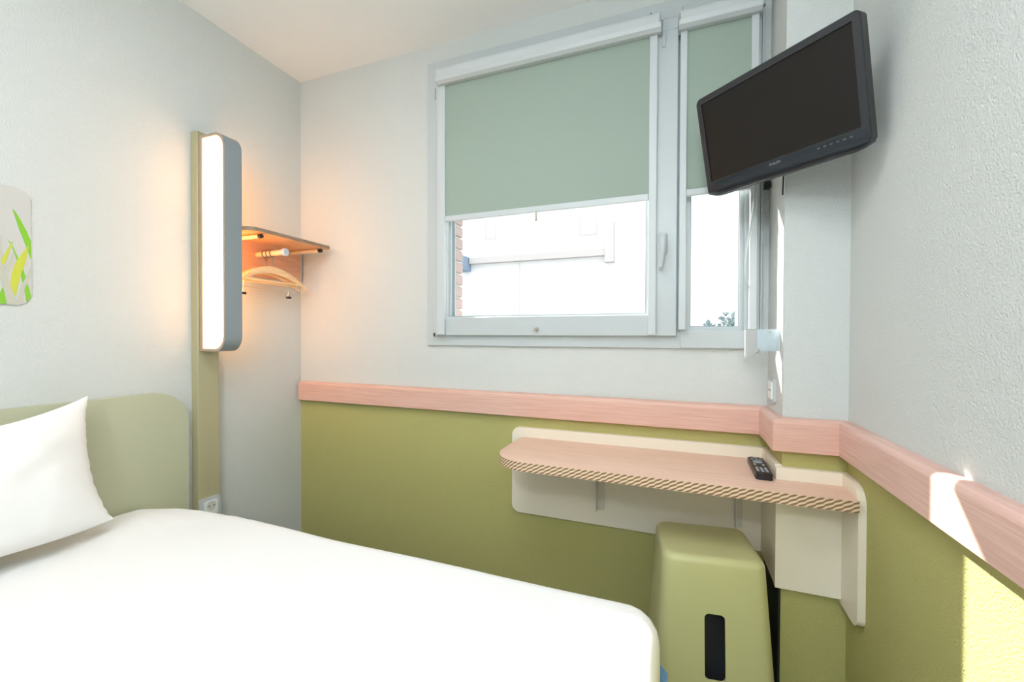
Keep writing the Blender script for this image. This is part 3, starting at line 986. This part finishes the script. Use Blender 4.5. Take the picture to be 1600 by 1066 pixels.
for s in (1, -1):
    for i in range(PN + 1):
        for j in range(PN + 1):
            u, v = math.sin(math.pi / 2 * (-1 + 2 * i / PN)), math.sin(math.pi / 2 * (-1 + 2 * j / PN))
            rim = i in (0, PN) or j in (0, PN)
            if rim and s == -1:
                g[(s, i, j)] = g[(1, i, j)]
            else:
                g[(s, i, j)] = bm.verts.new(pill(u, v, s if not rim else 0))
    for i in range(PN):
        for j in range(PN):
            f = [g[(s, i, j)], g[(s, i + 1, j)], g[(s, i + 1, j + 1)], g[(s, i, j + 1)]]
            bm.faces.new(f if s == 1 else f[::-1])
tag(obj('pillow', bm, 'sheet', smooth=True), 'plump white pillow leaning upright against the headboard', 'pillow')

# ------------------------------------------------------------------ desk
dk = empty('wall_desk', (1.75, -.1, .44), 'narrow wooden wall desk with beige back panels under the window', 'desk')
bm = B()
DZ0, DZ1 = .730, .760
plan = [(2.2765, -.237), (2.114, -.237), (2.114, -.019), (1.262, -.019)]
arc1 = [(1.262 - .026 * math.sin(math.radians(a)), -.045 + .026 * math.cos(math.radians(a))) for a in range(0, 91, 15)][1:]
plan += arc1
plan += [(1.2365, -.10)]
cxr, cyr, rx, ry = 1.372, -.225, .135, .135
plan += [(cxr - rx * math.cos(math.radians(a)), cyr - ry * math.sin(math.radians(a))) for a in range(0, 91, 8)]
plan += [(2.2765, -.358)]
prism(bm, plan, 'z', DZ0, DZ1, mi=0, mi_side=1)
obj('desk_top', bm, ['desk', 'ply_edge'], dk)
PZ0, PZ1 = .442, .800
bm = B()
prism(bm, rounded(1.197, 2.1155, PZ0, PZ1, (.034, 0, 0, .034), 8), 'y', -.018, -.0005)
obj('back_panel', bm, 'panel', dk)
obj('side_panel', bx(2.1155, WC - .0005, -DC - .0002, -.0005, PZ0, PZ1), 'panel', dk)
obj('pier_panel', bx(2.1155, 2.277, -.236, -DC - .0005, PZ0 - .004, PZ1 - .004), 'panel', dk)
bm = B()
prism(bm, rounded(-.349, -DC - .0005, .424, .796, (.028, 0, 0, .058), 8), 'x', 2.277, W - .0005)
obj('end_panel', bm, 'panel', dk)
for x0, x1, z0 in ((1.553, 1.584, .505), (2.034, 2.058, .515)):
    bm = bx(x0, x1, -.0225, -.0181, z0, DZ0)
    box(bm, x0, x0 + .004, -.050, -.018, z0, DZ0)
    box(bm, x0, x1, -.20, -.018, DZ0 - .004, DZ0 - .0002)
    obj('bracket', bm, 'bracket', dk)

# ------------------------------------------------------------------ remote control
rm = empty('remote_control', (2.087, -.16, DZ1), 'black remote control on the right of the desk top', 'remote')
rM = Matrix.Translation((2.084, -.163, DZ1 + .0005)) @ Matrix.Rotation(math.radians(-1.5), 4, 'Z')
bm = B()
prism(bm, rounded(-.0225, .0225, -.099, .099, .009, 5), 'z', 0, .017)
bmesh.ops.bevel(bm, geom=[e for e in bm.edges if all(abs(v.co.z - .017) < 1e-6 for v in e.verts)], offset=.005, segments=3, affect='EDGES')
bmesh.ops.transform(bm, matrix=rM, verts=bm.verts)
obj('body', bm, 'remote', rm, smooth=True)
def key(x, y, w, h, m='remote_key'):
    bm = bx(x - w / 2, x + w / 2, y - h / 2, y + h / 2, .0165, .0188, bevel=.0008, seg=1)
    bmesh.ops.transform(bm, matrix=rM, verts=bm.verts)
    obj('button', bm, m, rm)
key(0, .085, .010, .006)
for k in range(3):
    key(-.012 + k * .012, .066, .008, .005)
for r in range(4):
    for c in range(3):
        key(-.012 + c * .012, -.030 - r * .0125, .008, .006)
key(-.012, .004, .007, .016)
key(.012, .004, .007, .016)
bm = B()
tube(bm, [(0, .036, .0166), (0, .036, .0190)], [.014, .013], 18)
bmesh.ops.transform(bm, matrix=rM, verts=bm.verts)
obj('navigation_pad', bm, 'remote_key', rm)

# ------------------------------------------------------------------ stool: moulded shell, open below, with a hand slot
st = empty('stool', (1.925, -.237, 0), 'sage green moulded plastic stool with a dark hand slot under the desk', 'stool')
sM = Matrix.Translation((1.927, -.240, 0)) @ Matrix.Rotation(math.radians(7.5), 4, 'Z')
def stool_shell(bm, inset, top, rr):
    levels = [(0.0, 0)] + [(top * k / 10, 0) for k in range(1, 10)] + [(top - rr, 0)]
    for k in range(1, 7):
        a = math.radians(90 * k / 6)
        levels.append((top - rr + rr * math.sin(a), rr * (1 - math.cos(a))))
    prev = None
    for zz, ins in levels:
        t = zz / .55
        hw = .1700 - .0330 * t - inset - ins
        hd = .160 - .0400 * t - inset - ins
        pts = rounded(-hw, hw, -hd, hd, max(.006, .034 - inset - ins * .5), 6)
        ring = [bm.verts.new((p[0], p[1], zz)) for p in pts]
        if prev:
            for i in range(len(ring)):
                bm.faces.new((prev[i], prev[(i + 1) % len(ring)], ring[(i + 1) % len(ring)], ring[i]))
        prev = ring
        if zz == 0.0:
            first = ring
    bm.faces.new(prev)
    return first
bmo = B()
f1 = stool_shell(bmo, 0, .550, .020)
f2 = stool_shell(bmo, .006, .540, .016)
for i in range(len(f1)):
    bmo.faces.new((f1[i], f2[i], f2[(i + 1) % len(f1)], f1[(i + 1) % len(f1)]))
bmesh.ops.recalc_face_normals(bmo, faces=bmo.faces)
me = bpy.data.meshes.new('shell'); bmo.to_mesh(me); bmo.free()
so_ = bpy.data.objects.new('shell_tmp', me); COL.objects.link(so_)
bmc = B()
prism(bmc, rounded(-.0275, .0265, .218, .398, .013, 6), 'y', -.22, -.09)
bmesh.ops.recalc_face_normals(bmc, faces=bmc.faces)
mc = bpy.data.meshes.new('slot'); bmc.to_mesh(mc); bmc.free()
sc_ = bpy.data.objects.new('slot_tmp', mc); COL.objects.link(sc_)
md = so_.modifiers.new('slot', 'BOOLEAN'); md.object = sc_; md.operation = 'DIFFERENCE'; md.solver = 'EXACT'
dg = bpy.context.evaluated_depsgraph_get()
dg.update()
res = bpy.data.meshes.new_from_object(so_.evaluated_get(dg))
bpy.data.objects.remove(so_); bpy.data.objects.remove(sc_)
res.transform(sM)
res.materials.clear(); res.materials.append(M['stool'])
for p in res.polygons:
    p.use_smooth = True
res.set_sharp_from_angle(angle=math.radians(35))
link_mesh('shell', res, st)
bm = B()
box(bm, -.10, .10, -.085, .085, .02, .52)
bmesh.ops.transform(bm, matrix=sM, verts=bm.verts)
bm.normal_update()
obj('shade_block', bm, 'hollow_shade', st)  # near-black block puts the hollow's shade behind the slot
